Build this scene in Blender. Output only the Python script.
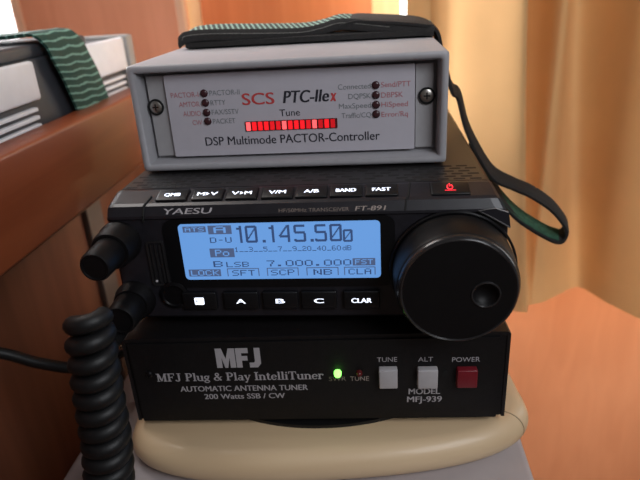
import bpy, bmesh, math, random
from mathutils import Vector, Matrix

# ------------------------------------------------------------------ clearing
for o in list(bpy.data.objects):
    bpy.data.objects.remove(o)
SC = bpy.context.scene
COL = SC.collection
MM = 0.001
BASE_Z = 0.6            # the camera's height above the cabin floor, metres


def W(x, y, z):         # world point given in millimetres from the camera
    return Vector((x * MM, y * MM, z * MM + BASE_Z))


# ------------------------------------------------------------------ camera
PITCH, ROLL = 0.411, -0.062
fw = Vector((0, math.cos(PITCH), -math.sin(PITCH)))
r0 = Vector((1, 0, 0)); u0 = Vector((0, math.sin(PITCH), math.cos(PITCH)))
rt = r0 * math.cos(ROLL) + u0 * math.sin(ROLL)
up = u0 * math.cos(ROLL) - r0 * math.sin(ROLL)
cam_d = bpy.data.cameras.new('camera')
cam = bpy.data.objects.new('camera', cam_d)
COL.objects.link(cam)
M = Matrix((rt, up, -fw)).transposed().to_4x4()
M.translation = W(0, 0, 0)
cam.matrix_world = M
cam_d.sensor_width = 36
cam_d.lens = 36 * 580 / 640
cam_d.clip_start = 0.01
cam_d.clip_end = 20
cam_d.dof.use_dof = True
cam_d.dof.focus_distance = 0.222
cam_d.dof.aperture_fstop = 13
SC.camera = cam

# ------------------------------------------------------------------ world, lights, exposure
SC.view_settings.view_transform = 'Standard'
SC.view_settings.look = 'None'
SC.view_settings.exposure = 0.0
SC.view_settings.gamma = 1.0
SC.view_settings.use_curve_mapping = False
wd = bpy.data.worlds.new('World'); SC.world = wd; wd.use_nodes = True
bg = wd.node_tree.nodes['Background']
bg.inputs[0].default_value = (1.0, 0.90, 0.86, 1)
bg.inputs[1].default_value = 0.07
RYAW = -0.1             # the cabin's own axes


def RW(x, y, z):        # cabin-aligned millimetres to world
    c, s = math.cos(RYAW), math.sin(RYAW)
    return W(x * c - y * s, x * s + y * c, z)


def area(name, pos, target, size, power, color, sy=None):
    d = bpy.data.lights.new(name, 'AREA'); d.energy = power; d.color = color
    d.shape = 'RECTANGLE'; d.size = size; d.size_y = sy or size
    o = bpy.data.objects.new(name, d); COL.objects.link(o)
    o.location = pos
    o.rotation_euler = (target - pos).to_track_quat('-Z', 'Y').to_euler()
    return o


# daylight from the port-side window, far left
w_ = area('window_daylight', RW(-440, 580, 100), RW(140, 395, -130), 0.22, 1.2, (0.97, 0.97, 1.0)); w_.data.spread = 1.15
# daylight between the curtain and the window wall
area('curtain_daylight', RW(215, 488, -150), RW(215, 520, -300), 0.36, 0.75, (1.0, 0.86, 0.66), 0.02)
# soft lamp added high on the left to brighten the curtain
h_ = area('added_left_fill', RW(-260, 330, 340), RW(130, 410, -80), 0.18, 0.5, (0.98, 0.93, 0.90)); h_.data.spread = 1.5
# cool lamp added right of the camera to lift the rail and fronts
area('added_right_fill', RW(300, -160, 260), RW(-120, 300, -80), 0.3, 2.0, (0.92, 0.95, 1.0))
# narrow low lamp added to brighten the panel under the curtain
l_ = area('added_low_fill', RW(330, 40, -120), RW(240, 520, -440), 0.12, 0.2, (1.0, 0.84, 0.72)); l_.data.spread = 1.0
# daylight falling on the locker door in the far compartment
area('compartment_daylight', RW(25, 690, 30), RW(-90, 760, -60), 0.06, 0.12, (1.0, 0.80, 0.52))

# ------------------------------------------------------------------ materials
MAT = {}


def mat(name, color, rough=0.5, metal=0.0, noise=0.0, nscale=200.0, bump=0.0, bscale=600.0,
        emit=None, estr=0.0, spec=0.5, coat=0.0):
    if name in MAT:
        return MAT[name]
    m = bpy.data.materials.new(name); m.use_nodes = True
    nt = m.node_tree; b = nt.nodes['Principled BSDF']
    b.inputs['Base Color'].default_value = (*color, 1)
    b.inputs['Roughness'].default_value = rough
    b.inputs['Metallic'].default_value = metal
    b.inputs['Specular IOR Level'].default_value = spec
    b.inputs['Coat Weight'].default_value = coat
    tc = nt.nodes.new('ShaderNodeTexCoord')
    if noise:
        n = nt.nodes.new('ShaderNodeTexNoise'); n.inputs['Scale'].default_value = nscale
        n.inputs['Detail'].default_value = 4
        nt.links.new(tc.outputs['Object'], n.inputs['Vector'])
        r = nt.nodes.new('ShaderNodeValToRGB')
        r.color_ramp.elements[0].position = 0.3; r.color_ramp.elements[1].position = 0.7
        r.color_ramp.elements[0].color = (*[c * (1 - noise) for c in color], 1)
        r.color_ramp.elements[1].color = (*[min(1, c * (1 + noise)) for c in color], 1)
        nt.links.new(n.outputs['Fac'], r.inputs['Fac'])
        nt.links.new(r.outputs['Color'], b.inputs['Base Color'])
    if bump:
        n2 = nt.nodes.new('ShaderNodeTexNoise'); n2.inputs['Scale'].default_value = bscale
        nt.links.new(tc.outputs['Object'], n2.inputs['Vector'])
        bp = nt.nodes.new('ShaderNodeBump'); bp.inputs['Strength'].default_value = bump
        bp.inputs['Distance'].default_value = 0.0004
        nt.links.new(n2.outputs['Fac'], bp.inputs['Height'])
        nt.links.new(bp.outputs['Normal'], b.inputs['Normal'])
    if emit:
        b.inputs['Emission Color'].default_value = (*emit, 1)
        b.inputs['Emission Strength'].default_value = estr
    MAT[name] = m
    return m


def wood(name, c0, c1, axis, stretch=14.0, scale=16.0, rough=0.4, coat=0.15):
    m = bpy.data.materials.new(name); m.use_nodes = True
    nt = m.node_tree; b = nt.nodes['Principled BSDF']
    tc = nt.nodes.new('ShaderNodeTexCoord'); mp = nt.nodes.new('ShaderNodeMapping')
    sc = [scale] * 3; sc[axis] = scale / stretch
    mp.inputs['Scale'].default_value = sc
    nt.links.new(tc.outputs['Object'], mp.inputs['Vector'])
    n = nt.nodes.new('ShaderNodeTexNoise'); n.inputs['Scale'].default_value = 4.0
    n.inputs['Detail'].default_value = 8; n.inputs['Distortion'].default_value = 0.6
    nt.links.new(mp.outputs['Vector'], n.inputs['Vector'])
    r = nt.nodes.new('ShaderNodeValToRGB')
    r.color_ramp.elements[0].position = 0.32; r.color_ramp.elements[1].position = 0.68
    r.color_ramp.elements[0].color = (*c0, 1); r.color_ramp.elements[1].color = (*c1, 1)
    nt.links.new(n.outputs['Fac'], r.inputs['Fac'])
    nt.links.new(r.outputs['Color'], b.inputs['Base Color'])
    b.inputs['Roughness'].default_value = rough
    b.inputs['Coat Weight'].default_value = coat
    return m


def glow(name, color, strength):
    m = bpy.data.materials.new(name); m.use_nodes = True
    nt = m.node_tree; b = nt.nodes['Principled BSDF']
    b.inputs['Base Color'].default_value = (*color, 1)
    b.inputs['Emission Color'].default_value = (*color, 1)
    b.inputs['Emission Strength'].default_value = strength
    b.inputs['Roughness'].default_value = 0.4
    return m


def webbing(name, dark, light, period, duty, chev, half=7.0):
    """woven strap: pale cross threads in chevrons on dark green, from the ribbon's own UV in mm"""
    m = bpy.data.materials.new(name); m.use_nodes = True
    nt = m.node_tree; N = nt.nodes.new; L = nt.links.new
    b = nt.nodes['Principled BSDF']
    uv = N('ShaderNodeTexCoord'); sp = N('ShaderNodeSeparateXYZ')
    L(uv.outputs['UV'], sp.inputs[0])

    def mth(op, a, bb=None):
        n = N('ShaderNodeMath'); n.operation = op
        for i, x in enumerate((a, bb)):
            if x is None: continue
            if isinstance(x, (int, float)): n.inputs[i].default_value = x
            else: L(x, n.inputs[i])
        return n.outputs[0]
    au = mth('PINGPONG', mth('ADD', sp.outputs[0], 100.0), half)
    nz = N('ShaderNodeTexNoise'); nz.inputs['Scale'].default_value = 0.35
    L(uv.outputs['UV'], nz.inputs['Vector'])
    ph = mth('ADD', mth('ADD', sp.outputs[1], mth('MULTIPLY', au, chev)), mth('MULTIPLY', nz.outputs['Fac'], 1.2))
    fr = mth('FRACT', mth('DIVIDE', ph, period))
    tri = mth('ABSOLUTE', mth('SUBTRACT', fr, 0.5))
    mr = N('ShaderNodeMapRange'); mr.inputs['From Min'].default_value = 0.5 - duty
    mr.inputs['From Max'].default_value = 0.5 - duty * 0.4
    L(tri, mr.inputs['Value'])
    thr = mth('FRACT', mth('DIVIDE', sp.outputs[0], 1.3))
    thr2 = mth('ADD', mth('MULTIPLY', mth('ABSOLUTE', mth('SUBTRACT', thr, 0.5)), 0.9), 0.55)
    mx = N('ShaderNodeMix'); mx.data_type = 'RGBA'
    mx.inputs['A'].default_value = (*dark, 1); mx.inputs['B'].default_value = (*light, 1)
    L(mth('MULTIPLY', mr.outputs[0], thr2), mx.inputs['Factor'])
    L(mx.outputs['Result'], b.inputs['Base Color'])
    b.inputs['Roughness'].default_value = 0.75
    bp = N('ShaderNodeBump'); bp.inputs['Strength'].default_value = 0.6; bp.inputs['Distance'].default_value = 0.0006
    L(tri, bp.inputs['Height']); L(bp.outputs['Normal'], b.inputs['Normal'])
    return m


def cloth(name, color, trans):
    m = bpy.data.materials.new(name); m.use_nodes = True
    nt = m.node_tree; N = nt.nodes.new; L = nt.links.new
    nt.nodes.remove(nt.nodes['Principled BSDF'])
    out = nt.nodes['Material Output']
    tc = N('ShaderNodeTexCoord'); n = N('ShaderNodeTexNoise'); n.inputs['Scale'].default_value = 35
    n.inputs['Detail'].default_value = 6
    L(tc.outputs['Object'], n.inputs['Vector'])
    r = N('ShaderNodeValToRGB')
    r.color_ramp.elements[0].position = 0.3; r.color_ramp.elements[1].position = 0.7
    r.color_ramp.elements[0].color = (*[c * 0.93 for c in color], 1)
    r.color_ramp.elements[1].color = (*color, 1)
    L(n.outputs['Fac'], r.inputs['Fac'])
    w = N('ShaderNodeTexWave'); w.inputs['Scale'].default_value = 260; w.bands_direction = 'Z'
    w.inputs['Distortion'].default_value = 1.5
    L(tc.outputs['Object'], w.inputs['Vector'])
    bp = N('ShaderNodeBump'); bp.inputs['Strength'].default_value = 0.12; bp.inputs['Distance'].default_value = 0.0004
    L(w.outputs['Fac'], bp.inputs['Height'])
    d = N('ShaderNodeBsdfDiffuse'); t = N('ShaderNodeBsdfTranslucent'); mx = N('ShaderNodeMixShader')
    mx.inputs[0].default_value = trans
    L(r.outputs['Color'], d.inputs['Color']); L(r.outputs['Color'], t.inputs['Color'])
    L(bp.outputs['Normal'], d.inputs['Normal'])
    L(d.outputs[0], mx.inputs[1]); L(t.outputs[0], mx.inputs[2]); L(mx.outputs[0], out.inputs['Surface'])
    return m


# ------------------------------------------------------------------ mesh helpers (all in millimetres)
def obj(name, bm, material, parent=None, smooth=False, label=None, loc=None, rotz=0.0):
    me = bpy.data.meshes.new(name)
    bmesh.ops.recalc_face_normals(bm, faces=bm.faces[:])
    bmesh.ops.scale(bm, vec=(MM, MM, MM), verts=bm.verts[:])
    bm.to_mesh(me); bm.free()
    for p in me.polygons:
        p.use_smooth = smooth
    me.materials.append(material)
    if smooth:
        try: me.set_sharp_from_angle(angle=math.radians(40))
        except Exception: pass
    o = bpy.data.objects.new(name, me); COL.objects.link(o)
    if parent: o.parent = parent
    if loc is not None:
        o.location = loc; o.rotation_euler = (0, 0, rotz)
    if label: o['label'] = label
    return o


def tag(o, label, cat, group=None, kind=None):
    o['label'] = label; o['category'] = cat
    if group: o['group'] = group
    if kind: o['kind'] = kind
    return o


def thing(name, loc, rotz, label, cat, group=None):
    o = bpy.data.objects.new(name, None); COL.objects.link(o)
    o.empty_display_size = 0.01
    o.location = loc; o.rotation_euler = (0, 0, rotz)
    return tag(o, label, cat, group)


def struct(name, bm, material, label=None, smooth=False):
    o = obj(name, bm, material, None, smooth, None, RW(0, 0, 0), RYAW)
    o['kind'] = 'structure'
    if label: o['label'] = label
    return o


def box(bm, x0, x1, y0, y1, z0, z1, bev=0.0, seg=3):
    r = bmesh.ops.create_cube(bm, size=1.0)
    vs = r['verts']
    for v in vs:
        v.co = Vector(((x0 + x1) / 2 + v.co.x * (x1 - x0), (y0 + y1) / 2 + v.co.y * (y1 - y0), (z0 + z1) / 2 + v.co.z * (z1 - z0)))
    if bev > 0:
        es = list({e for v in vs for e in v.link_edges})
        bmesh.ops.bevel(bm, geom=es, offset=bev, segments=seg, profile=0.5, affect='EDGES')
    return bm


def bx(*a, **k):
    bm = bmesh.new(); return box(bm, *a, **k)


def extrude_poly(bm, pts, a, b, axes):
    """polygon of 2-D points extruded from a to b; axes maps (p, q, t) into xyz"""
    A = [bm.verts.new(axes(p, q, a)) for p, q in pts]
    B = [bm.verts.new(axes(p, q, b)) for p, q in pts]
    n = len(pts)
    bm.faces.new(A[::-1]); bm.faces.new(B)
    for i in range(n):
        bm.faces.new((A[i], A[(i + 1) % n], B[(i + 1) % n], B[i]))
    return bm


def rrect(u0, u1, v0, v1, r, n=5):
    out = []
    for cx, cy, a0 in ((u1 - r, v1 - r, 0), (u0 + r, v1 - r, 90), (u0 + r, v0 + r, 180), (u1 - r, v0 + r, 270)):
        for i in range(n + 1):
            a = math.radians(a0 + 90 * i / n)
            out.append((cx + r * math.cos(a), cy + r * math.sin(a)))
    return out


FRONT = lambda p, q, t: Vector((p, t, q))


def plate(bm, u0, u1, v0, v1, w0, w1, r):
    return extrude_poly(bm, rrect(u0, u1, v0, v1, r), w1, w0, FRONT)


def frame(bm, o, i, w0, w1, r):
    """rectangular rim: outer (u0,u1,v0,v1) and inner, between depths w0 (front) and w1"""
    P = rrect(*o, r); Q = rrect(*i, max(r - 1, 0.4))
    n = len(P); V = []
    for pts, w in ((P, w1), (P, w0), (Q, w0), (Q, w1)):
        V.append([bm.verts.new((p, w, q)) for p, q in pts])
    for k in range(4):
        a, b = V[k], V[(k + 1) % 4]
        for j in range(n):
            bm.faces.new((a[j], a[(j + 1) % n], b[(j + 1) % n], b[j]))
    return bm


def lathe(bm, prof, cu, cv, seg=64):
    """profile [(r, w)] turned about the w axis through (cu, cv)"""
    rings = []
    for r, w in prof:
        if r < 1e-6:
            rings.append([bm.verts.new((cu, w, cv))])
        else:
            rings.append([bm.verts.new((cu + r * math.cos(2 * math.pi * k / seg), w, cv + r * math.sin(2 * math.pi * k / seg))) for k in range(seg)])
    for a, b in zip(rings, rings[1:]):
        for k in range(seg):
            k2 = (k + 1) % seg
            if len(a) == 1 and len(b) == 1: continue
            if len(a) == 1: bm.faces.new((a[0], b[k], b[k2]))
            elif len(b) == 1: bm.faces.new((a[k], b[0], a[k2]))
            else: bm.faces.new((a[k], b[k], b[k2], a[k2]))
    return bm


def catmull(pts, n):
    P = [Vector(p) for p in pts]
    P = [P[0] * 2 - P[1]] + P + [P[-1] * 2 - P[-2]]
    out = []
    for i in range(1, len(P) - 2):
        a, b, c, d = P[i - 1], P[i], P[i + 1], P[i + 2]
        for k in range(n):
            t = k / n
            out.append(0.5 * ((2 * b) + (c - a) * t + (2 * a - 5 * b + 4 * c - d) * t * t + (3 * b - a - 3 * c + d) * t ** 3))
    out.append(P[-2])
    return out


def tube(bm, pts, rad, seg=12, up_hint=Vector((0.13, 0.2, 1))):
    pts = [Vector(p) for p in pts]
    rings = []; prev = None
    for i, p in enumerate(pts):
        t = (pts[min(i + 1, len(pts) - 1)] - pts[max(i - 1, 0)]).normalized()
        if prev is None:
            n = t.cross(up_hint)
            if n.length < 1e-4: n = t.cross(Vector((1, 0, 0)))
        else:
            n = prev - t * prev.dot(t)
        n.normalize(); prev = n; b = t.cross(n)
        r = rad(i / (len(pts) - 1)) if callable(rad) else rad
        rings.append([bm.verts.new(p + (n * math.cos(2 * math.pi * k / seg) + b * math.sin(2 * math.pi * k / seg)) * r) for k in range(seg)])
    for a, b in zip(rings, rings[1:]):
        for k in range(seg):
            bm.faces.new((a[k], a[(k + 1) % seg], b[(k + 1) % seg], b[k]))
    bm.faces.new(rings[0][::-1]); bm.faces.new(rings[-1])
    return bm


def ribbon(bm, pts, wid, thick, n=8, cols=6):
    """woven band swept along pts; wid = list of full width vectors; UV in mm (across, along)"""
    P = catmull(pts, n); D = catmull(wid, n)
    uvl = bm.loops.layers.uv.new('UVMap')
    s = 0.0; rows = []
    for i, (p, d) in enumerate(zip(P, D)):
        t = (P[min(i + 1, len(P) - 1)] - P[max(i - 1, 0)]).normalized()
        nrm = t.cross(d).normalized()
        if i: s += (p - P[i - 1]).length
        ww = d.length; sec = []
        for side in (1, -1):
            rng = range(cols + 1) if side == 1 else range(cols, -1, -1)
            for k in rng:
                f = k / cols - 0.5
                e = 1.0 if 0 < k < cols else 0.55
                sec.append((p + d * f + nrm * (side * thick * 0.5 * e), f * ww))
        rows.append(([bm.verts.new(c) for c, _ in sec], [u for _, u in sec], s))
    for (a, ua, sa), (b, ub, sb) in zip(rows, rows[1:]):
        m = len(a)
        for k in range(m):
            k2 = (k + 1) % m
            f = bm.faces.new((a[k], a[k2], b[k2], b[k]))
            for lp, uvv in zip(f.loops, ((ua[k], sa), (ua[k2], sa), (ub[k2], sb), (ub[k], sb))):
                lp[uvl].uv = uvv
    bm.faces.new(rows[0][0][::-1]); bm.faces.new(rows[-1][0])
    return bm


# lettering ---------------------------------------------------------
def face_front(w):
    return lambda u, v, d: Vector((u, w - d, v))


def text_bm(bm, s, u0, u1, v, cap, place, bold=0.0, shear=0.0, slope=0.0):
    """add one run of lettering fitted between u0 and u1, baseline v, capital height cap"""
    def mesh_of(string):
        cu = bpy.data.curves.new('line', 'FONT'); cu.body = string; cu.size = 1.0
        cu.shear = shear; cu.extrude = 0.0; cu.resolution_u = 4
        t = bpy.data.objects.new('line', cu); COL.objects.link(t)
        bpy.context.view_layer.update()
        me = bpy.data.meshes.new_from_object(t.evaluated_get(bpy.context.evaluated_depsgraph_get()))
        bpy.data.objects.remove(t); bpy.data.curves.remove(cu)
        return me
    me = mesh_of(s)
    H = mesh_of('H'); hy = max(v_.co.y for v_ in H.vertices); bpy.data.meshes.remove(H)
    xs = [v_.co.x for v_ in me.vertices]; x0, x1 = min(xs), max(xs)
    b = bold * cap
    for sh in ((-1, 0, 1) if bold else (0,)):
        b2 = bmesh.new(); b2.from_mesh(me)
        bmesh.ops.remove_doubles(b2, verts=b2.verts[:], dist=1e-5)
        mp = {}
        for v_ in b2.verts:
            f = (v_.co.x - x0) / (x1 - x0)
            mp[v_] = bm.verts.new(place(u0 + b + f * (u1 - u0 - 2 * b) + sh * b, v + v_.co.y / hy * cap + slope * f, 0.12 + 0.004 * sh))
        for f_ in b2.faces:
            bm.faces.new([mp[v_] for v_ in f_.verts])
        b2.free()
    bpy.data.meshes.remove(me)
    return bm


def text(name, s, u0, u1, v, cap, place, material, parent, label=None, **k):
    return obj(name, text_bm(bmesh.new(), s, u0, u1, v, cap, place, **k), material, parent, False, label)


def poly(bm, pts, place, d=0.12):
    bm.faces.new([bm.verts.new(place(p, q, d)) for p, q in pts])


# a bold slab-serif alphabet for the tuner's second line, drawn as strokes
def ST(x0, y0, x1, y1, w):
    dx, dy = x1 - x0, y1 - y0; L = math.hypot(dx, dy); nx, ny = -dy / L * w / 2, dx / L * w / 2
    return [[(x0 + nx, y0 + ny), (x1 + nx, y1 + ny), (x1 - nx, y1 - ny), (x0 - nx, y0 - ny)]]
def VS(x, y0, y1, w=0.19): return [[(x - w / 2, y0), (x + w / 2, y0), (x + w / 2, y1), (x - w / 2, y1)]]
def HB(x0, x1, y0, y1): return [[(x0, y0), (x1, y0), (x1, y1), (x0, y1)]]
def SF(x, y, w=0.36): return HB(x - w / 2, x + w / 2, y, y + 0.085)
def AR(cx, cy, rx, ry, a0, a1, w, n=14):
    out = []
    for i in range(n):
        A, B = [math.radians(a0 + (a1 - a0) * (i + e) / n) for e in (0, 1)]
        q = lambda a, k: (cx + (rx + k * w * (0.35 + 0.65 * abs(math.cos(a))) / 2) * math.cos(a), cy + (ry + k * 0.10 / 2) * math.sin(a))
        out.append([q(A, -1), q(B, -1), q(B, 1), q(A, 1)])
    return out
SG = {
    'M': (VS(.16, 0, 1, .11) + VS(.86, 0, 1) + ST(.2, .98, .5, .06, .19) + ST(.5, .06, .84, .98, .09) + SF(.16, 0, .32) + SF(.86, 0) + SF(.1, .915, .24) + SF(.92, .915, .26), 1.06),
    'F': (VS(.22, 0, 1) + HB(.04, .76, .915, 1) + HB(.22, .56, .47, .56) + VS(.72, .72, 1, .08) + VS(.55, .38, .66, .06) + SF(.22, 0, .42), .84),
    'J': (VS(.38, .18, 1) + SF(.38, .915, .44) + AR(.22, .18, .16, .16, 180, 360, .19), .64),
    'P': (VS(.2, 0, 1) + SF(.2, 0, .4) + HB(.02, .4, .915, 1) + HB(.2, .4, .44, .53) + AR(.4, .72, .24, .235, -90, 90, .2), .78),
    'I': (VS(.2, 0, 1) + SF(.2, 0, .4) + SF(.2, .915, .4), .42),
    'T': (VS(.4, 0, 1) + HB(.02, .78, .915, 1) + VS(.05, .72, 1, .07) + VS(.75, .72, 1, .07) + SF(.4, 0, .4), .82),
    'l': (VS(.18, 0, 1, .17) + SF(.18, 0, .34) + SF(.11, .915, .18), .37),
    'i': (VS(.18, 0, .66, .17) + SF(.18, 0, .34) + SF(.11, .58, .18) + AR(.18, .87, .05, .05, 0, 360, .11), .37),
    'n': (VS(.16, 0, .66, .17) + VS(.56, 0, .42, .17) + AR(.36, .42, .2, .2, 0, 180, .17) + SF(.16, 0, .32) + SF(.56, 0, .32) + SF(.09, .58, .18), .74),
    'r': (VS(.16, 0, .66, .17) + AR(.36, .42, .2, .2, 40, 180, .17) + AR(.47, .53, .04, .04, 0, 360, .1) + SF(.16, 0, .34) + SF(.09, .58, .18), .58),
    'u': (VS(.16, .2, .66, .17) + VS(.56, 0, .66, .17) + AR(.36, .2, .2, .16, 180, 360, .17) + SF(.09, .58, .18) + SF(.49, .58, .18) + SF(.62, 0, .18), .74),
    't': (VS(.2, .12, .86, .17) + HB(.02, .42, .58, .66) + AR(.32, .14, .12, .1, 180, 340, .17), .48),
    'e': (AR(.31, .32, .23, .29, 10, 325, .17) + HB(.1, .54, .32, .4), .62),
    'a': (AR(.26, .19, .18, .15, 0, 360, .14) + VS(.48, 0, .48, .17) + AR(.3, .46, .18, .16, 0, 150, .16) + SF(.56, 0, .2), .68),
    'g': (AR(.28, .43, .19, .18, 0, 360, .16) + AR(.29, -.06, .23, .15, 0, 360, .15) + HB(.14, .44, .1, .19) + HB(.44, .6, .57, .65), .64),
    'y': (ST(.1, .64, .33, .02, .17) + ST(.55, .64, .22, -.26, .09) + SF(.12, .58, .26) + SF(.54, .58, .22) + AR(.16, -.22, .05, .05, 0, 360, .1), .66),
    '&': (AR(.36, .77, .15, .17, 0, 360, .15) + AR(.32, .24, .24, .2, 60, 320, .18) + ST(.26, .66, .74, .03, .17) + ST(.5, .14, .74, .5, .08) + HB(.62, .86, .46, .53), .88),
    ' ': ([], .36)}


def serif_bm(bm, s, u0, u1, v, cap, place):
    total = sum(SG[c][1] for c in s); k = (u1 - u0) / total; x = 0; q = 0
    for c in s:
        for pl in SG[c][0]:
            q += 1
            poly(bm, [(u0 + (x + a) * k, v + b * cap) for a, b in pl], place, 0.12 + 0.0008 * (q % 12))
        x += SG[c][1]
    return bm


GL = {'A': '01110 10001 10001 11111 10001 10001 10001', 'B': '11110 10001 10001 11110 10001 10001 11110',
      'C': '01110 10001 10000 10000 10000 10001 01110', 'D': '11110 10001 10001 10001 10001 10001 11110',
      'F': '11111 10000 10000 11110 10000 10000 10000', 'K': '10001 10010 10100 11000 10100 10010 10001',
      'L': '10000 10000 10000 10000 10000 10000 11111', 'N': '10001 11001 10101 10101 10101 10011 10001',
      'O': '01110 10001 10001 10001 10001 10001 01110', 'P': '11110 10001 10001 11110 10000 10000 10000',
      'S': '01111 10000 10000 01110 00001 00001 11110', 'T': '11111 00100 00100 00100 00100 00100 00100',
      'U': '10001 10001 10001 10001 10001 10001 01110', 'o': '00000 00000 01110 10001 10001 10001 01110',
      'd': '00001 00001 01101 10011 10001 10011 01101', '-': '00000 00000 00000 01110 00000 00000 00000',
      '_': '00000 00000 00000 00000 00000 00000 11111', '.': '00000 00000 00000 00000 00000 01100 01100',
      '0': '01110 10001 10001 10001 10001 10001 01110', '1': '00100 01100 00100 00100 00100 00100 01110',
      '2': '01110 10001 00001 00110 01000 10000 11111', '3': '11110 00001 00001 01110 00001 00001 11110',
      '4': '00010 00110 01010 10010 11111 00010 00010', '5': '11111 10000 11110 00001 00001 10001 01110',
      '6': '01110 10000 10000 11110 10001 10001 01110', '7': '11111 00001 00010 00010 00100 00100 00100',
      '9': '01110 10001 10001 01111 00001 00001 01110', ' ': '00000 00000 00000 00000 00000 00000 00000'}


def pix(bm, s, u0, u1, v0, v1, w, adv=6):
    """dot-matrix characters filling the box; runs of dots in a row become one bar"""
    n = len(s) * adv - (adv - 5)
    du = (u1 - u0) / n; dv = (v1 - v0) / 7
    for i, ch in enumerate(s):
        for r, row in enumerate(GL[ch].split()):
            k = 0
            while k < 5:
                if row[k] == '1':
                    e = k
                    while e < 5 and row[e] == '1': e += 1
                    a = u0 + (i * adv + k) * du; b = u0 + (i * adv + e) * du
                    quad(bm, a, b, v1 - (r + 1) * dv, v1 - r * dv, w)
                    k = e
                else:
                    k += 1


def quad(bm, a, b, c, d, w):
    bm.faces.new([bm.verts.new(p) for p in ((a, w, c), (b, w, c), (b, w, d), (a, w, d))])


def outline(bm, a, b, c, d, w, t, top=True):
    quad(bm, a, a + t, c, d, w); quad(bm, b - t, b, c, d, w)
    if top: quad(bm, a + t, b - t, d - t, d, w)


# ------------------------------------------------------------------ palette
m_rail = wood('rail_mahogany', (0.20, 0.045, 0.016), (0.29, 0.073, 0.026), 1)
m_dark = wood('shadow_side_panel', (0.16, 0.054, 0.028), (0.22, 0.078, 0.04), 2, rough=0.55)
m_left = wood('bulkhead_panel', (0.72, 0.345, 0.205), (0.80, 0.40, 0.245), 2, rough=0.5)
m_door = wood('door_panel', (0.44, 0.13, 0.042), (0.53, 0.175, 0.062), 2, rough=0.45)
m_hull = wood('hull_side_panel', (0.60, 0.265, 0.135), (0.66, 0.305, 0.16), 2, stretch=5, rough=0.55)
m_pale = wood('pale_trim', (0.62, 0.40, 0.26), (0.72, 0.48, 0.33), 2)
m_far = wood('far_panel', (0.85, 0.62, 0.30), (0.92, 0.70, 0.38), 2, rough=0.6)
m_white = mat('white_paint', (0.62, 0.58, 0.56), 0.5, noise=0.05, nscale=40)
m_lidw = wood('pale_beech', (0.66, 0.47, 0.28), (0.76, 0.57, 0.36), 0, stretch=10, scale=9, rough=0.45)
m_ledge = mat('grey_ledge_paint', (0.42, 0.37, 0.37), 0.45, noise=0.06, nscale=50)
m_post = mat('grey_post_paint', (0.17, 0.14, 0.125), 0.6, noise=0.05, nscale=60)
m_pane = glow('daylight_pane', (0.92, 0.97, 1.0), 3.0)
m_curt = cloth('curtain_cloth', (0.76, 0.465, 0.215), 0.04)
m_ctrim = mat('ceiling_paint', (0.75, 0.70, 0.62), 0.7, noise=0.04, nscale=20)
m_shell = mat('grey_plastic', (0.35, 0.345, 0.365), 0.5, noise=0.03, nscale=300, bump=0.08)
m_shell2 = mat('grey_plastic_strip', (0.36, 0.35, 0.36), 0.5, noise=0.03, nscale=300)
m_label = mat('panel_film', (0.50, 0.48, 0.53), 0.4, noise=0.02, nscale=200)
m_steel = mat('screw_steel', (0.55, 0.52, 0.48), 0.3, metal=1.0, noise=0.1, nscale=900)
m_black = mat('black_paint', (0.0055, 0.005, 0.0055), 0.5, spec=0.3, noise=0.2, nscale=400, bump=0.15, bscale=1500)
m_body = mat('black_radio_case', (0.008, 0.007, 0.0075), 0.42, spec=0.4, noise=0.15, nscale=300, bump=0.12, bscale=1600)
m_bezel = mat('black_radio_panel', (0.015, 0.014, 0.018), 0.34, spec=0.45, noise=0.15, nscale=300)
m_face = mat('black_gloss', (0.004, 0.004, 0.005), 0.3, spec=0.35, noise=0.1, nscale=300)
m_key = mat('key_rubber', (0.005, 0.005, 0.006), 0.42, spec=0.35, noise=0.1, nscale=500)
m_rub = mat('black_rubber', (0.006, 0.006, 0.0065), 0.5, spec=0.4, noise=0.25, nscale=250, bump=0.1)
m_dial = mat('dial_plastic', (0.0050, 0.0045, 0.005), 0.46, spec=0.22, noise=0.1, nscale=200)
m_dialr = mat('dial_rim', (0.018, 0.017, 0.018), 0.22, noise=0.1, nscale=200)
m_hole = mat('dark_opening', (0.003, 0.003, 0.003), 0.8, noise=0.1, nscale=200)
m_wht = mat('grey_print', (0.42, 0.40, 0.42), 0.5, noise=0.02, nscale=300)
m_dim = mat('dim_print', (0.20, 0.16, 0.14), 0.5, noise=0.02, nscale=300)
m_warmp = mat('warm_grey_print', (0.34, 0.28, 0.25), 0.5, noise=0.02, nscale=300)
m_red = mat('red_print', (0.55, 0.06, 0.06), 0.5, noise=0.02, nscale=300)
m_pink = mat('faded_red_print', (0.46, 0.17, 0.19), 0.5, noise=0.02, nscale=300)
m_ink = mat('black_print', (0.02, 0.02, 0.03), 0.5, noise=0.02, nscale=300)
m_grey = mat('faded_grey_print', (0.20, 0.22, 0.23), 0.5, noise=0.02, nscale=300)
m_ledoff = mat('unlit_led', (0.05, 0.018, 0.022), 0.2, noise=0.1, nscale=300)
m_legend = glow('key_legend_light', (0.80, 0.86, 1.0), 1.6)
m_redglow = glow('power_legend_light', (1.0, 0.03, 0.05), 1.2)
m_green = glow('green_led_light', (0.22, 1.0, 0.12), 3.0)
m_lcd = glow('screen_backlight', (0.155, 0.385, 0.86), 0.80)
m_lcd.node_tree.nodes['Principled BSDF'].inputs['Base Color'].default_value = (0.05, 0.08, 0.12, 1)
m_seg2 = mat('screen_box_ink', (0.06, 0.08, 0.13), 0.4, noise=0.02, nscale=300, emit=(0.075, 0.115, 0.24), estr=0.72)
m_seg = mat('screen_ink', (0.03, 0.05, 0.10), 0.4, noise=0.02, nscale=300, emit=(0.035, 0.075, 0.20), estr=0.72)
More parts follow.
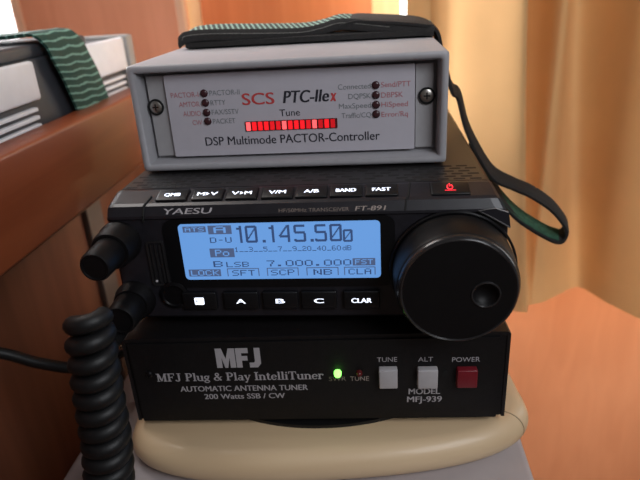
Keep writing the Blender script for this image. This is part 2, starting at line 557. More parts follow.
m_btn = mat('grey_button', (0.46, 0.44, 0.45), 0.45, noise=0.03, nscale=300)
m_btnr = mat('red_button', (0.18, 0.008, 0.016), 0.4, noise=0.05, nscale=300)
m_silver = mat('silver_panel', (0.78, 0.82, 0.88), 0.38, metal=0.0, noise=0.03, nscale=120)
m_dgrey = mat('slate_plastic', (0.042, 0.046, 0.055), 0.5, noise=0.08, nscale=150)
m_mgrey = mat('grey_frame', (0.30, 0.30, 0.29), 0.45, noise=0.05, nscale=150)
m_web1 = webbing('green_webbing', (0.003, 0.044, 0.032), (0.19, 0.40, 0.33), 4.6, 0.17, 0.11, 10.0)
m_web2 = webbing('green_black_webbing', (0.005, 0.022, 0.017), (0.30, 0.50, 0.42), 2.6, 0.26, 0.3, 200.0)
m_blackweb = mat('black_webbing', (0.013, 0.012, 0.012), 0.8, noise=0.3, nscale=700, bump=0.4, bscale=1200)
SEGM = []
for k, e in enumerate((1.1, 0.72, 0.40, 0.16)):
    g_ = glow('bar_segment_light', (1.0, 0.012 + 0.10 * (k == 0), 0.02 + 0.10 * (k == 0)), e); SEGM.append(g_)

# ------------------------------------------------------------------ the cabin (axes turned by RYAW)
struct('floor', bx(-700, 900, -700, 1100, -620, -600), wood('floor_teak', (0.28, 0.14, 0.07), (0.36, 0.19, 0.1), 1))
struct('ceiling', bx(-700, 900, 300, 1100, 500, 520), m_ctrim)
# left: panel under the shelf, shelf, fiddle rail
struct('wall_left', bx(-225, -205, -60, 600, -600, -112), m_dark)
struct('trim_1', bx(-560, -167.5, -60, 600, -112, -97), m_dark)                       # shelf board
rail = bx(-167, -150, -40, 610, -100.5, -56, bev=2.0); struct('trim_2', rail, m_rail, smooth=True)
struct('trim_3', bx(-205.5, -201, 369, 392, -600, -112, bev=1.0), m_post)            # pale post under the rail
struct('wall_side', bx(-580, -560, -60, 1100, -600, 500), m_left)
# back left bulkhead with the window beside it
struct('wall_back', bx(-349, -183, 600, 622, -600, 500), m_left)
struct('trim_4', bx(-186, -178, 592, 600, -600, 500, bev=1.5), m_pale)
struct('trim_5', bx(-353, -345, 594, 600, -100, 500, bev=1.5), m_pale)
w1 = struct('window_1', bx(-560, -349, 612, 616, -60, 300), m_pane)
struct('wall_apron', bx(-560, -349, 604, 622, -600, -60), m_left)
# compartment behind: lit pale panel, orange door
struct('wall_far', bx(-330, 400, 800, 815, -600, 500), m_far)
struct('door_1', bx(-205, 5, 752, 764, -580, 480, bev=1.5), m_door)
struct('trim_6', bx(-222, -207, 770, 800, -600, 500), m_far)
# window wall on the right behind the curtain
struct('wall_right', bx(34, 900, 520, 540, -600, -150), m_hull)
struct('trim_7', bx(34, 900, 520, 540, 320, 500), m_hull)
struct('window_2', bx(27, 900, 527, 531, -150, 320), m_pane)
# grey ledge carrying the lid
struct('trim_8', bx(-133, 62, 140, 470, -600, -183, bev=3), m_ledge, smooth=True)

# curtain ------------------------------------------------------------
top = [(26, 424), (33, 430), (41, 436), (45, 433), (58, 414), (78, 400), (90, 392), (95, 391), (96.5, 397), (95, 418), (93, 442), (97, 462), (106, 462),
       (117, 446), (125, 428), (130, 424), (134, 430), (141, 452), (151, 470), (163, 456), (179, 415), (200, 380), (225, 372), (255, 395), (290, 430), (330, 410), (370, 395)]
bot = [(26, 455), (38, 446), (50, 440), (58, 434), (76, 420), (96, 406), (110, 398), (115.5, 396.5), (117.5, 398), (118.3, 401), (118.8, 404), (119.5, 406), (120.5, 407),
       (121.5, 408), (123, 408.5), (125, 410), (134, 414), (149, 426), (163, 437), (171, 435), (183, 408), (203, 378), (228, 366), (258, 388), (293, 428), (333, 410), (373, 395)]
T = catmull([(a, b, 500) for a, b in top], 8); B = catmull([(a, b, -239) for a, b in bot], 8)
bm = bmesh.new(); rows = []
NZ = 60
for i in range(NZ + 1):
    f = i / NZ
    g = min(1.0, max(0.0, (f - 0.66) / 0.34)) ** 1.3
    z = 500 + (-239 - 500) * f
    rows.append([bm.verts.new((a.x + (b.x - a.x) * g, a.y + (b.y - a.y) * g + 1.2 * math.sin(9 * f + a.x * 0.05), z)) for a, b in zip(T, B)])
for a, b in zip(rows, rows[1:]):
    for k in range(len(a) - 1):
        bm.faces.new((a[k], a[k + 1], b[k + 1], b[k]))
cu = obj('curtain', bm, m_curt, None, True, None, RW(0, 0, 0), RYAW)
tag(cu, 'tan cloth curtain hanging in deep folds on the right', 'curtain')

# ------------------------------------------------------------------ wooden lid
lid = thing('wooden_lid', W(-0.6, 202.5, -183), 0.0, 'thick pale wooden lid with rounded edge under the black tuner', 'lid')
def lid_outline(off):
    a, b, n = 86 + off, 31 + off, 2.5
    P = []
    for k in range(0, 49):
        t = math.pi * k / 48
        c, s = math.cos(t), math.sin(t)
        P.append((-a * math.copysign(abs(c) ** (2 / n), c), -b * abs(s) ** (2 / n)))
    for k in range(0, 49):
        t = math.pi * k / 48
        c, s = math.cos(t), math.sin(t)
        P.append((a * math.copysign(abs(c) ** (2 / n), c), 150 + b * abs(s) ** (2 / n)))
    return P
bm = bmesh.new(); rings = []
R_ = 7.5
prof = [(-R_, 0.5)] + [(-R_ + R_ * math.sin(math.radians(a)), 8 - 7.5 * math.cos(math.radians(a))) for a in range(15, 181, 15)]
prof = [(o_, z_ * 16.0 / 15.5) for o_, z_ in prof]
for off, z in prof:
    rings.append([bm.verts.new((x, y, z)) for x, y in lid_outline(off)])
for a, b in zip(rings, rings[1:]):
    n = len(a)
    for k in range(n):
        bm.faces.new((a[k], a[(k + 1) % n], b[(k + 1) % n], b[k]))
bm.faces.new(rings[0][::-1]); bm.faces.new(rings[-1])
LIDTOP = max(v.co.z for v in bm.verts)
obj('lid_board', bm, m_lidw, lid, True)
bm = bmesh.new()
ring = [(lid_outline(off)[42], z) for off, z in prof[5:]]
pts = [(p[0], p[1], z) for p, z in ring] + [(ring[-1][0][0] - 6, ring[-1][0][1] + 5, LIDTOP)]
tube(bm, [(x - 0.05, y, z) for x, y, z in pts], 0.3, 6)
obj('joint_seam', bm, mat('seam_dark', (0.40, 0.28, 0.17), 0.6, noise=0.1, nscale=90), lid, True, 'thin darker glue joint')

# thin black oval under the tuner
bm = bmesh.new(); n = 64
P = [(52 * math.cos(2 * math.pi * k / n), 30 * math.sin(2 * math.pi * k / n)) for k in range(n)]
extrude_poly(bm, P, 0.0, 1.5, lambda p, q, t: Vector((p, q, t)))
mt = obj('dark_oval', bm, m_rub, None, False, None, W(-1.0, 218.5, -183 + LIDTOP), -0.04)
tag(mt, 'thin black oval piece on the pale lid under the tuner', 'mat')

# ------------------------------------------------------------------ antenna tuner
TZ = -183 + LIDTOP
tun = thing('antenna_tuner', W(-5.6, 190.6, TZ), -0.074, 'black antenna tuner box with three square buttons at the bottom of the stack', 'tuner')
FZ = -163.7 - TZ          # foot height
def tv(v): return v + FZ
HW, TH = 76.0, 40.2
obj('chassis', bx(-HW + 1.2, HW - 1.2, 1.0, 175, tv(0.4), tv(TH - 1.0)), m_black, tun)
bm = bmesh.new()
prof = [(-HW, 0.0), (-HW, TH - 1), (-HW + 1, TH), (HW - 1, TH), (HW, TH - 1), (HW, 0.0), (HW - 1.3, 0.0), (HW - 1.3, TH - 1.6), (-HW + 1.3, TH - 1.6), (-HW + 1.3, 0.0)]
extrude_poly(bm, [(a, tv(b)) for a, b in prof], 0.6, 176, lambda p, q, t: Vector((p, t, q)))
obj('cover', bm, m_body, tun)
bm = bmesh.new(); plate(bm, -HW + 2.6, HW - 3.6, tv(0.3), tv(TH - 1.8), -0.2, 1.2, 0.5); obj('face_plate', bm, m_black, tun)
for x in (-62, 62):
    for y in (12, 160):
        bm = bmesh.new()
        bmesh.ops.create_cone(bm, cap_ends=True, segments=24, radius1=4.5, radius2=5.2, depth=FZ + 0.4,
                              matrix=Matrix.Translation((x, y, (FZ + 0.4) / 2)))
        obj('foot', bm, m_rub, tun)
tf = face_front(-0.2)
bm = bmesh.new(); x = -38.6; k_ = 18.0 / 2.42
for pts, w_ in (([(0, 0), (0, 1), (.34, 1), (.52, .46), (.7, 1), (1.04, 1), (1.04, 0), (.74, 0), (.74, .52), (.6, 0), (.44, 0), (.3, .52), (.3, 0)], 1.08),
                ([(0, 0), (0, 1), (.68, 1), (.68, .74), (.31, .74), (.31, .6), (.62, .6), (.62, .36), (.31, .36), (.31, 0)], .70),
                ([(0, 0), (0, .25), (.24, .25), (.30, .31), (.30, 1), (.62, 1), (.62, .2), (.44, 0)], .64)):
    poly(bm, [(x + p * k_, tv(26.6 + q * 9.2)) for p, q in pts], tf); x += w_ * k_
obj('lettering', bm, m_wht, tun)
obj('lettering', serif_bm(bmesh.new(), 'MFJ Plug & Play IntelliTuner', -64.2, 3.8, tv(20.4), 3.9, tf), m_wht, tun)
text('lettering', 'AUTOMATIC ANTENNA TUNER', -55.3, -2.9, tv(15.2), 2.6, tf, m_wht, tun, bold=0.03)
text('lettering', '200 Watts SSB / CW', -45.8, -12.5, tv(11.3), 2.5, tf, m_wht, tun, bold=0.03)
text('lettering', 'SWR', 5.8, 12.6, tv(19.4), 2.0, tf, m_dim, tun, label='dim lettering below the green light')
text('lettering', 'TUNE', 14.2, 21.7, tv(19.3), 2.1, tf, m_warmp, tun, label='dim lettering below the unlit light')
text('lettering', 'TUNE', 25.0, 32.8, tv(28.1), 2.1, tf, m_wht, tun)
text('lettering', 'ALT', 40.9, 46.7, tv(27.9), 2.1, tf, m_wht, tun)
text('lettering', 'POWER', 54.0, 64.7, tv(27.5), 2.1, tf, m_wht, tun)
text('lettering', 'MODEL', 37.3, 49.8, tv(12.3), 2.7, tf, m_wht, tun, bold=0.035)
text('lettering', 'MFJ-939', 36.7, 50.6, tv(8.4), 2.7, tf, m_wht, tun, bold=0.035)
for (a, b, c, d, mm_, lb) in ((25.6, 32.8, 17.2, 25.9, m_btn, 'light grey square push button'), (40.6, 48.4, 16.9, 25.6, m_btn, 'light grey square push button'), (55.8, 63.6, 17.0, 25.2, m_btnr, 'dark red square push button')):
    bm = bmesh.new(); box(bm, a, b, -3.2, 1, tv(c), tv(d), bev=0.5)
    obj('push_button', bm, mm_, tun, True, lb)
bm = bmesh.new(); lathe(bm, [(1.5, 0.5), (1.5, -1.2), (1.35, -2.0), (0.8, -2.7), (0, -2.9)], 9.4, tv(23.4), 24); obj('indicator_light', bm, m_green, tun, True, 'lit green light')
bm = bmesh.new(); lathe(bm, [(1.3, 0.5), (1.3, -1.0), (1.1, -1.8), (0.6, -2.3), (0, -2.4)], 17.9, tv(23.2), 24); obj('indicator_light', bm, mat('dark_red_lens', (0.10, 0.012, 0.012), 0.2, noise=0.1, nscale=300), tun, True, 'unlit dark red light')
bm = bmesh.new(); lathe(bm, [(0.9, -0.2), (0.9, -0.4), (0, -0.4)], 51.6, tv(22.6), 16); obj('pin_hole', bm, m_hole, tun)
bm = bmesh.new(); lathe(bm, [(1.4, 0), (1.4, -0.8), (0.9, -1.2), (0, -1.2)], -66.8, tv(24.2), 20); obj('screw', bm, m_face, tun)

# ------------------------------------------------------------------ transceiver
TOPM = TZ + FZ + TH
rad = thing('radio_transceiver', W(-8.4, 196, TOPM), -0.11, 'black radio transceiver with a lit blue screen and large tuning dial', 'radio')
RZ = -119 - TOPM          # foot height
def rv(v): return v + RZ
CX = 2.5
# case behind the front panel
bm = bmesh.new()
prof = [(-73.5, 3), (-73.5, 42), (-71.3, 49.5), (-69.5, 51), (69.5, 51), (71.3, 49.5), (73.5, 42), (73.5, 3), (72, 1), (-72, 1)]
extrude_poly(bm, [(a, rv(b)) for a, b in prof], 13.6, 200, lambda p, q, t: Vector((p, t, q)))
obj('case', bm, m_body, rad)
# front panel, moulded profile swept across with rounded ends
prof = [(13.0, 51.0), (11.8, 50.9), (3.6, 48.6), (2.2, 47.9), (0.4, 44.6), (0.3, 43.6), (1.0, 43.0), (1.0, 1.6), (2.0, 0.4), (10, -0.6), (13.0, -0.6)]
bm = bmesh.new(); secs = []
for u, sc in ((-71.8, 0.86), (-71.5, 0.94), (-70.6, 0.985), (-69.0, 1.0), (-30, 1.0), (30, 1.0), (72.5, 1.0), (75.2, 0.985), (76.4, 0.94), (76.8, 0.86)):
    secs.append([bm.verts.new((u - (max(0, v - 41) / 10 * 5.2 if u > 60 else 0) + (max(0, v - 46) / 5 * 0.6 if u < -60 else 0), 13 + (w - 13) * sc, rv(25 + (v - 25) * (0.55 + 0.45 * sc)))) for w, v in prof])
for a, b in zip(secs, secs[1:]):
    n = len(a)
    for k in range(n):
        bm.faces.new((a[k], a[(k + 1) % n], b[(k + 1) % n], b[k]))
bm.faces.new(secs[0][::-1]); bm.faces.new(secs[-1])
obj('front_panel', bm, m_bezel, rad)
for x in (-58, 58):
    for y in (14, 170):
        obj('foot', bx(x - 6, x + 6, y, y + 10, 0, rv(1.2), bev=0.8), m_rub, rad)
# vents in the top of the case
bm = bmesh.new(); random.seed(4)
for r_, w in enumerate((15.6, 18.6, 21.8, 25.2, 28.8, 32.0)):
    for k in range(-11, 12):
        u = k * 6 + (3 if r_ % 2 else 0)
        if abs(u) > 67 or (-36 < u < 38 and r_ < 1): continue
        if abs(u) < 40 and (k + r_) % 3 == 0: continue
        plate_z = rv(51.0)
        box(bm, u - 2.1, u + 2.1, w - 0.8, w + 0.8, plate_z - 0.4, plate_z + 0.05)
obj('vent_slots', bm, m_hole, rad)
# seams
obj('panel_groove', bx(-57.6, -56.9, 0.0, 1.2, rv(42.5), rv(44.2)), m_hole, rad)
bm = bmesh.new()
tube(bm, [(-57.2, 0.35, rv(43.4)), (-57.1, 0.45, rv(44.7)), (-56.9, 2.2, rv(48.0)), (-56.3, 3.7, rv(48.75)), (-55.5, 7.5, rv(49.8))], 0.45, 6); obj('panel_groove', bm, m_hole, rad)
bm = bmesh.new()
tube(bm, [(39.5, 0.4, rv(44.7)), (39.8, 2.2, rv(48.0)), (40.6, 3.7, rv(48.75)), (41.6, 11.5, rv(50.95))], 0.35, 6); obj('panel_groove', bm, m_hole, rad)
# recessed gloss face with the screen
bm = bmesh.new(); plate(bm, -50.5, 35.8, rv(14.6), rv(43.0), 0.4, 1.4, 4.0); obj('screen_bezel', bm, m_face, rad)
bm = bmesh.new(); plate(bm, -44.5, 30.5, rv(18.1), rv(41.2), 0.2, 0.8, 1.6); scr = obj('screen', bm, m_lcd, rad, False, 'lit pale blue screen')
SW, IW, TW = 0.14, 0.10, 0.06
bm = bmesh.new()
Z = rv
# framed and solid boxes
for a, b, c, d in ((-33.1, -24.2, 37.0, 40.5), (-33.6, -24.2, 27.5, 31.2), (20.1, 28.5, 23.3, 26.3), (-43.0, -30.4, 19.5, 22.5), (-42.7, -33.9, 37.9, 40.3)):
    quad(bm, a, b, Z(c), Z(d), SW)
for a, b in ((-27.9, -15.5), (-12.5, -0.4), (2.6, 14.7), (16.8, 28.5)):
    outline(bm, a, b, Z(19.4), Z(22.8), SW, 0.35, True)
obj('screen_boxes', bm, m_seg2, scr)
bm = bmesh.new()
for s, a, b, c, d in (('D-U', -32.9, -24.6, 33.5, 35.7), ('B', -32.9, -29.3, 23.4, 25.9), ('LSB', -27.9, -19.2, 23.3, 25.5),
                      ('7.000.000', -12.3, 19.6, 23.4, 25.9), ('SFT', -26.0, -17.2, 19.6, 22.0), ('SCP', -11.0, -2.0, 19.6, 22.0),
                      ('NB', 5.2, 12.2, 19.6, 22.0), ('CLA', 18.4, 26.9, 19.6, 22.0), ('1__3__5__7__9_20_40_60', -24.0, 16.0, 29.6, 31.6), ('dB', 16.6, 19.8, 29.6, 31.6)):
    pix(bm, s, a, b, Z(c), Z(d), SW)
# large frequency digits, drawn as segments
def seg(bm, ch, u, v, w, h, t):
    def hb(y): quad(bm, u + t * 0.4, u + w - t * 0.4, v + y - t / 2, v + y + t / 2, SW)
    def vb(x, y0, y1): quad(bm, u + x - t / 2, u + x + t / 2, v + y0, v + y1, SW)
    l, r, m = t / 2, w - t / 2, h / 2
    if ch == '1':
        vb(w * 0.55, 0, h); quad(bm, u + w * 0.22, u + w * 0.55, v + h - 1.7 * t, v + h - 0.8 * t, SW)
        return
    if ch == '0':
        hb(t / 2); hb(h - t / 2); vb(l, t * .4, h - t * .4); vb(r, t * .4, h - t * .4)
        k = 7
        for i in range(k):
            x = u + t + (w - 2 * t) * i / k; y = v + h * 0.22 + h * 0.56 * i / k
            quad(bm, x, x + (w - 2 * t) / k * 1.1, y, y + h * 0.56 / k * 1.6, SW)
    if ch == '4':
        vb(r - t * 0.4, 0, h); hb(h * 0.34); 
        k = 8
        for i in range(k):
            x = u + (w - 1.5 * t) * i / k; y = v + h * 0.34 + (h * 0.62) * i / k
            quad(bm, x, x + t * 0.9, y, y + h * 0.62 / k * 1.1, SW)
    if ch == '5':
        hb(t / 2); hb(h - t / 2); hb(h * 0.55); vb(l, h * 0.55, h - t * .4); vb(r, t * .4, h * 0.55 - t * 0.3); vb(l, t * .4, h * 0.18)
    if ch == '.':
        quad(bm, u + w * 0.3, u + w * 0.3 + t * 1.3, v, v + t * 1.2, SW)
x = -23.4
for ch, adv in (('1', 4.2), ('0', 5.6), ('.', 2.3), ('1', 4.6), ('4', 5.6), ('5', 5.4), ('.', 2.3), ('5', 5.5), ('0', 5.0)):
    seg(bm, ch, x, Z(33.3), 4.5 if ch not in '.' else 2.2, 6.9, 0.92); x += adv
seg(bm, '0', x - 0.2, Z(33.0), 3.6, 5.0, 0.8)
obj('screen_lettering', bm, m_seg, scr)
for s, a, b, c, d in (('A', -31.0, -26.4, 37.5, 40.1), ('Po', -31.6, -26.2, 28.0, 30.7), ('FST', 21.0, 27.6, 23.8, 25.8), ('LOCK', -42.2, -31.2, 19.9, 22.1), ('ATS', -41.9, -34.7, 38.3, 39.9)):
    bm = bmesh.new(); pix(bm, s, a, b, Z(c), Z(d), IW)
    obj('inverse_lettering', bm, m_lcd, scr, False, 'pale characters in a dark box')
# lettering on the panel
CH = (Vector((0, 2.2, rv(47.9))) - Vector((0, 0.4, rv(44.6))))
def on_strip(u, v, d):           # v measured in mm up from the strip's lower edge
    k = v / CH.length
    return Vector((u, 0.4, rv(44.6))) + CH * k + Vector((0, -0.88, 0.48)) * d
text('lettering', 'YAESU', -49.2, -30.7, 0.6, 2.1, on_strip, m_wht, rad, bold=0.03, shear=0.15)
text('lettering', 'FT-891', 21.6, 32.7, 0.4, 1.6, on_strip, m_warmp, rad, bold=0.03, shear=0.15)
text('lettering', 'HF/50MHz TRANSCEIVER', -6.0, 19.5, 0.4, 1.3, on_strip, m_dim, rad, label='faint brownish lettering')
# keys on the sloping top edge
A0 = Vector((0, 3.6, rv(48.6))); A1 = Vector((0, 11.8, rv(50.9))); DD = (A1 - A0).normalized(); NN = Vector((0, -DD.z, DD.y))
def on_slope(u, v, d): return Vector((u, 0, 0)) + A0 + DD * v + NN * d
def slope_box(bm, u0, u1, s0, s1, h0, h1, bev):
    k0 = len(bm.verts); box(bm, u0, u1, s0, s1, h0, h1, bev=bev)
    for v in bm.verts:
        v.co = on_slope(v.co.x, v.co.y, v.co.z)
for c, s, a, b in ((-47, 'QMB', -50.1, -43.8), (-33.4, 'M>V', -37.4, -29.5), (-20.4, 'V>M', -24.3, -16.6), (-7.0, 'V/M', -10.3, -3.8),
                   (5.6, 'A/B', 2.8, 8.4), (18.3, 'BAND', 14.6, 22.0), (31.2, 'FAST', 27.8, 34.6)):
    bm = bmesh.new(); slope_box(bm, c - 5.9, c + 5.9, 0.5, 7.9, -0.4, 0.9, 0.5)
    k = obj('key', bm, m_key, rad, True)
    sl = lambda u, v, d: on_slope(u, v, 0.9 + d)
    bm = bmesh.new()
    if '>' in s:
        w_ = (b - a); 
        text_bm(bm, s[0], a, a + w_ * .38, 2.9, 1.95, sl, bold=0.05); text_bm(bm, s[2], b - w_ * .36, b, 2.9, 1.95, sl, bold=0.05)
        poly(bm, [(a + w_ * .43, 2.9), (a + w_ * .60, 3.85), (a + w_ * .43, 4.8)], sl)
    else:
        text_bm(bm, s, a, b, 2.9, 1.95, sl, bold=0.05)
    obj('key_legend', bm, m_legend, k, False, 'lit white legend')
bm = bmesh.new(); slope_box(bm, 48.8, 62.6, 0.2, 8.0, -0.4, 0.8, 0.5); k = obj('key', bm, m_key, rad, True, 'power key with a lit red symbol')
bm = bmesh.new()
pw = lambda u, v: on_slope(55.6 + u * 0.74, 4.3 + v * 1.15, 0.95)
arc = [pw(1.3 * math.sin(math.radians(a)), 1.3 * math.cos(math.radians(a))) for a in range(35, 326, 15)]
tube(bm, arc, 0.2, 6); tube(bm, [pw(0, 0.3), pw(0, 1.8)], 0.2, 6); tube(bm, [pw(-2.6, -1.85), pw(2.6, -1.85)], 0.13, 6)
obj('key_legend', bm, m_redglow, k, False, 'lit red power symbol')
# soft keys under the screen
for c, s, wd_ in ((-40.3, '', 0), (-23.8, 'A', 1.9), (-8.3, 'B', 1.8), (6.7, 'C', 1.9), (23.0, 'CLAR', 3.9)):
    bm = bmesh.new(); box(bm, c - 6.9, c + 6.9, -0.8, 1.2, rv(5.2), rv(12.8), bev=0.6)
    k = obj('soft_key', bm, m_key, rad, True)
    if s:
        text('key_legend', s, c - wd_, c + wd_, rv(8.0), 1.9, lambda u, v, d: Vector((u, -0.8 - d, v)), m_legend, k, bold=0.06, label='lit white legend')
    else:
        bm = bmesh.new(); plate(bm, c - 1.9, c + 1.9, rv(7.6), rv(10.7), -0.95, -0.7, 0.5)
        bl = obj('key_legend', bm, m_legend, k, False, 'lit white page symbol')
        bm = bmesh.new(); quad(bm, c - 1.2, c - 0.7, rv(8.9), rv(9.6), -1.0); obj('legend_notch', bm, m_key, k)
# slotted socket cover left of the screen
bm = bmesh.new(); frame(bm, (-58.2, -51.2, rv(15.5), rv(34.5)), (-57.4, -52.0, rv(16.3), rv(33.7)), 0.2, 1.2, 1.5)
for x in (-56.4, -54.7, -53.0): box(bm, x - 0.35, x + 0.35, 0.3, 1.2, rv(17), rv(33))
obj('slot_cover', bm, m_dialr, rad)
bm = bmesh.new(); lathe(bm, [(0.55, 0.4), (0.55, 0.1), (0.3, -0.1), (0, -0.1)], -56.4, rv(17.6), 12); obj('glint_dot', bm, m_wht, rad, True, 'tiny pale glint')  # pale dot stands in for a small glint
# jack boss under the slot
bm = bmesh.new(); lathe(bm, [(6.0, 1.2), (5.8, 0.2), (4.6, -0.2), (4.2, 0.4), (0, 0.6)], -50.5, rv(11.2), 40); obj('jack_boss', bm, m_face, rad, True)
# knobs on the left end
def knob(cu, cv, r1, l1, r2, l2, name='knob_ring', parent=None):
    bm = bmesh.new(); seg_ = 72
    lathe(bm, [(r1 + 0.4, 1.2), (r1 + 0.4, -1.0), (r1, -1.6), (r1 * 0.97, -l1 + 1.2), (r1 * 0.90, -l1), (r2 * 0.9, -l1)], cu, rv(cv), seg_)
    o = obj('knob_ring', bm, m_dial, rad, True)
    bm = bmesh.new(); prof = [(r2 * 0.95, -l1 + 0.5), (r2 * 1.0, -l1 - 0.5), (r2 * 0.96, -l2 + 1.0), (r2 * 0.86, -l2), (r2 * 0.78, -l2), (r2 * 0.74, -l2 + 0.6), (0, -l2 + 0.5)]
    lathe(bm, prof, cu, rv(cv), seg_)
    for v in bm.verts:            # fine knurling on the grip
        a = math.atan2(v.co.z - rv(cv), v.co.x - cu)
        if v.co.y > -l2 + 0.5 and v.co.y < -l1:
            k_ = 1 + 0.012 * math.cos(a * 36)
            v.co.x = cu + (v.co.x - cu) * k_; v.co.z = rv(cv) + (v.co.z - rv(cv)) * k_
    obj('knob_cap', bm, m_dial, o, True)
knob(-68, 34.6, 7.8, 9, 5.8, 22)
knob(-66.5, 9.5, 7.6, 5, 6.2, 16)
# tuning dial
DU, DV = 56.6, rv(21.3)
bm = bmesh.new()
lathe(bm, [(23.1, 1.0), (23.1, -0.6), (22.7, -1.0), (22.2, -1.0), (22.2, 0.0)], DU, DV, 96); obj('dial_collar', bm, m_face, rad, True)
bm = bmesh.new()
prof = [(21.9, 0.0), (21.8, -7), (21.1, -14.4), (20.8, -15.2), (20.1, -15.8)]
lathe(bm, prof, DU, DV, 120)
dl = obj('tuning_dial', bm, m_dial, rad, True, 'large round black tuning dial')
bm = bmesh.new()
lathe(bm, [(20.6, -15.4), (20.4, -16.3), (19.9, -17.1), (19.5, -17.4), (19.0, -17.1)], DU, DV, 120)
obj('dial_rim', bm, m_dialr, dl, True)
bm = bmesh.new(); rings = []
du_, dv_, dr_ = 9.2, -1.2, 4.5
for i in range(0, 56):
    r = 19.1 * i / 55
    row = []
    for k in range(120 if i else 1):
        a = 2 * math.pi * k / 120
        x, y = r * math.cos(a), r * math.sin(a)
        q = math.hypot(x - du_, y - dv_)
        dep = 2.6 * max(0, 1 - (q / dr_) ** 2) ** 0.7 if q < dr_ else 0
        row.append(bm.verts.new((DU + x, -17.1 + dep, DV + y)))
    rings.append(row)
for a, b in zip(rings, rings[1:]):
    for k in range(120):
        k2 = (k + 1) % 120
        if len(a) == 1: bm.faces.new((a[0], b[k], b[k2]))
        else: bm.faces.new((a[k], b[k], b[k2], a[k2]))
obj('dial_face', bm, m_dial, dl, True)
bm = bmesh.new()
tube(bm, [(DU + du_ + 4.7 * math.cos(2 * math.pi * k / 48), -17.15, DV + dv_ + 4.7 * math.sin(2 * math.pi * k / 48)) for k in range(49)], 0.4, 8)
obj('finger_dimple', bm, m_dialr, dl, True)
# raised corner moulding right of the dial
bm = bmesh.new()
extrude_poly(bm, [(64.8, rv(44.2)), (70.5, rv(45.0)), (75.2, rv(43.4)), (76.2, rv(37.5))], 1.6, -0.3, FRONT)
obj('corner_moulding', bm, m_bezel, rad)
bm = bmesh.new()
tube(bm, [(76.0, -0.2, rv(37.6)), (70, -0.35, rv(41.3)), (64.9, -0.3, rv(44.2)), (70.4, -0.3, rv(45.0)), (75.0, -0.2, rv(43.3))], 0.3, 6)  # thin grey lines stand for the highlight on the corner facets
obj('corner_edge', bm, mat('edge_highlight_grey', (0.09, 0.085, 0.085), 0.35, noise=0.1, nscale=300), rad, True, 'grey highlight line on the corner edge')

# ------------------------------------------------------------------ modem controller (grey box on top)
RTOP = -68.0
mod = thing('modem_controller', W(-9.9, 229.9, RTOP), -0.108, 'light grey controller box with a red light bar on top of the radio', 'controller')
PZ = -67.2 - RTOP
def pv(v): return v + PZ
bm = bmesh.new(); box(bm, -62.5, 62.5, 0, 160, pv(0), pv(43))
bm.faces.ensure_lookup_table()
ff = min(bm.faces, key=lambda f: f.calc_center_median().y)
bmesh.ops.inset_individual(bm, faces=[ff], thickness=4.3)
ff = [f for f in bm.faces if abs(f.normal.y) > 0.9 and f.calc_center_median().y < 1 and all(abs(v.co.x) < 60 for v in f.verts)][0]
r = bmesh.ops.extrude_discrete_faces(bm, faces=[ff])
nf = r['faces'][0]
for v in nf.verts:
    v.co.y = 9.0; v.co.x *= 0.988; v.co.z = pv(21.5) + (v.co.z - pv(21.5)) * 0.955
bmesh.ops.remove_doubles(bm, verts=bm.verts[:], dist=0.001)
es = [e for e in bm.edges if all(v.co.y < 0.1 for v in e.verts) or abs(e.verts[0].co.y - e.verts[1].co.y) > 100]
bmesh.ops.bevel(bm, geom=es, offset=1.3, segments=3, profile=0.5, affect='EDGES')
obj('casing', bm, m_shell, mod, True)
for x in (-50, 50):
    for y in (8, 140):
        obj('foot', bx(x - 5, x + 5, y, y + 10, 0, pv(0.3)), m_rub, mod)
bm = bmesh.new(); plate(bm, -49.6, 50.2, pv(4.9), pv(38.3), 5.2, 9.2, 0.6); obj('front_panel', bm, m_label, mod)
for a, b in ((-57.4, -50.0), (50.6, 57.4)):
    bm = bmesh.new(); plate(bm, a, b, pv(5.2), pv(38.0), 6.6, 9.2, 0.4); obj('side_strip', bm, m_shell2, mod, False, 'darker grey screw strip')
for x in (-55.0, 54.9):
    bm = bmesh.new(); lathe(bm, [(3.3, 6.8), (3.3, 5.9), (2.6, 5.8), (2.6, 6.4)], x, pv(25.7), 32); s_ = obj('screw', bm, m_hole, mod, True, 'recessed screw in a dark ring')
    bm = bmesh.new(); lathe(bm, [(2.5, 6.6), (2.5, 6.0), (1.9, 5.7), (0, 5.6)], x, pv(25.7), 32); obj('screw_head', bm, m_steel, s_, True)
    bm = bmesh.new(); box(bm, x - 1.3, x + 1.3, 5.45, 5.8, pv(25.45), pv(25.95)); box(bm, x - 0.25, x + 0.25, 5.45, 5.8, pv(24.4), pv(27.0)); obj('screw_slot', bm, m_hole, s_)
pf = face_front(5.2)
for x, vs in ((-33.8, (30.6, 26.8, 22.9, 19.3)), (35.0, (30.8, 27.0, 23.2, 19.5))):
    for v in vs:
        bm = bmesh.new(); lathe(bm, [(1.6, 5.4), (1.6, 5.0), (1.35, 4.6), (0.8, 4.35), (0, 4.3)], x, pv(v), 24); obj('status_light', bm, m_ledoff, mod, True, 'small unlit dark red light')
def ptext(s, a, b, v, cap, m, **k): return text('lettering', s, a, b, pv(v), cap, pf, m, mod, **k)
for s, a, v in (('PACTOR-I', -47.6, 29.3), ('AMTOR', -44.8, 25.5), ('AUDIO', -43.6, 21.7), ('CW', -40.2, 18.0)):
    ptext(s, a, -36.2, v, 2.0, m_pink, label='faded red lettering')
for s, b, v in (('PACTOR-II', -19.2, 29.6), ('RTTY', -25.4, 25.7), ('FAX/SSTV', -20.4, 21.9), ('PACKET', -22.2, 18.2)):
    ptext(s, -31.6, b, v, 2.0, m_grey, label='faded grey lettering')
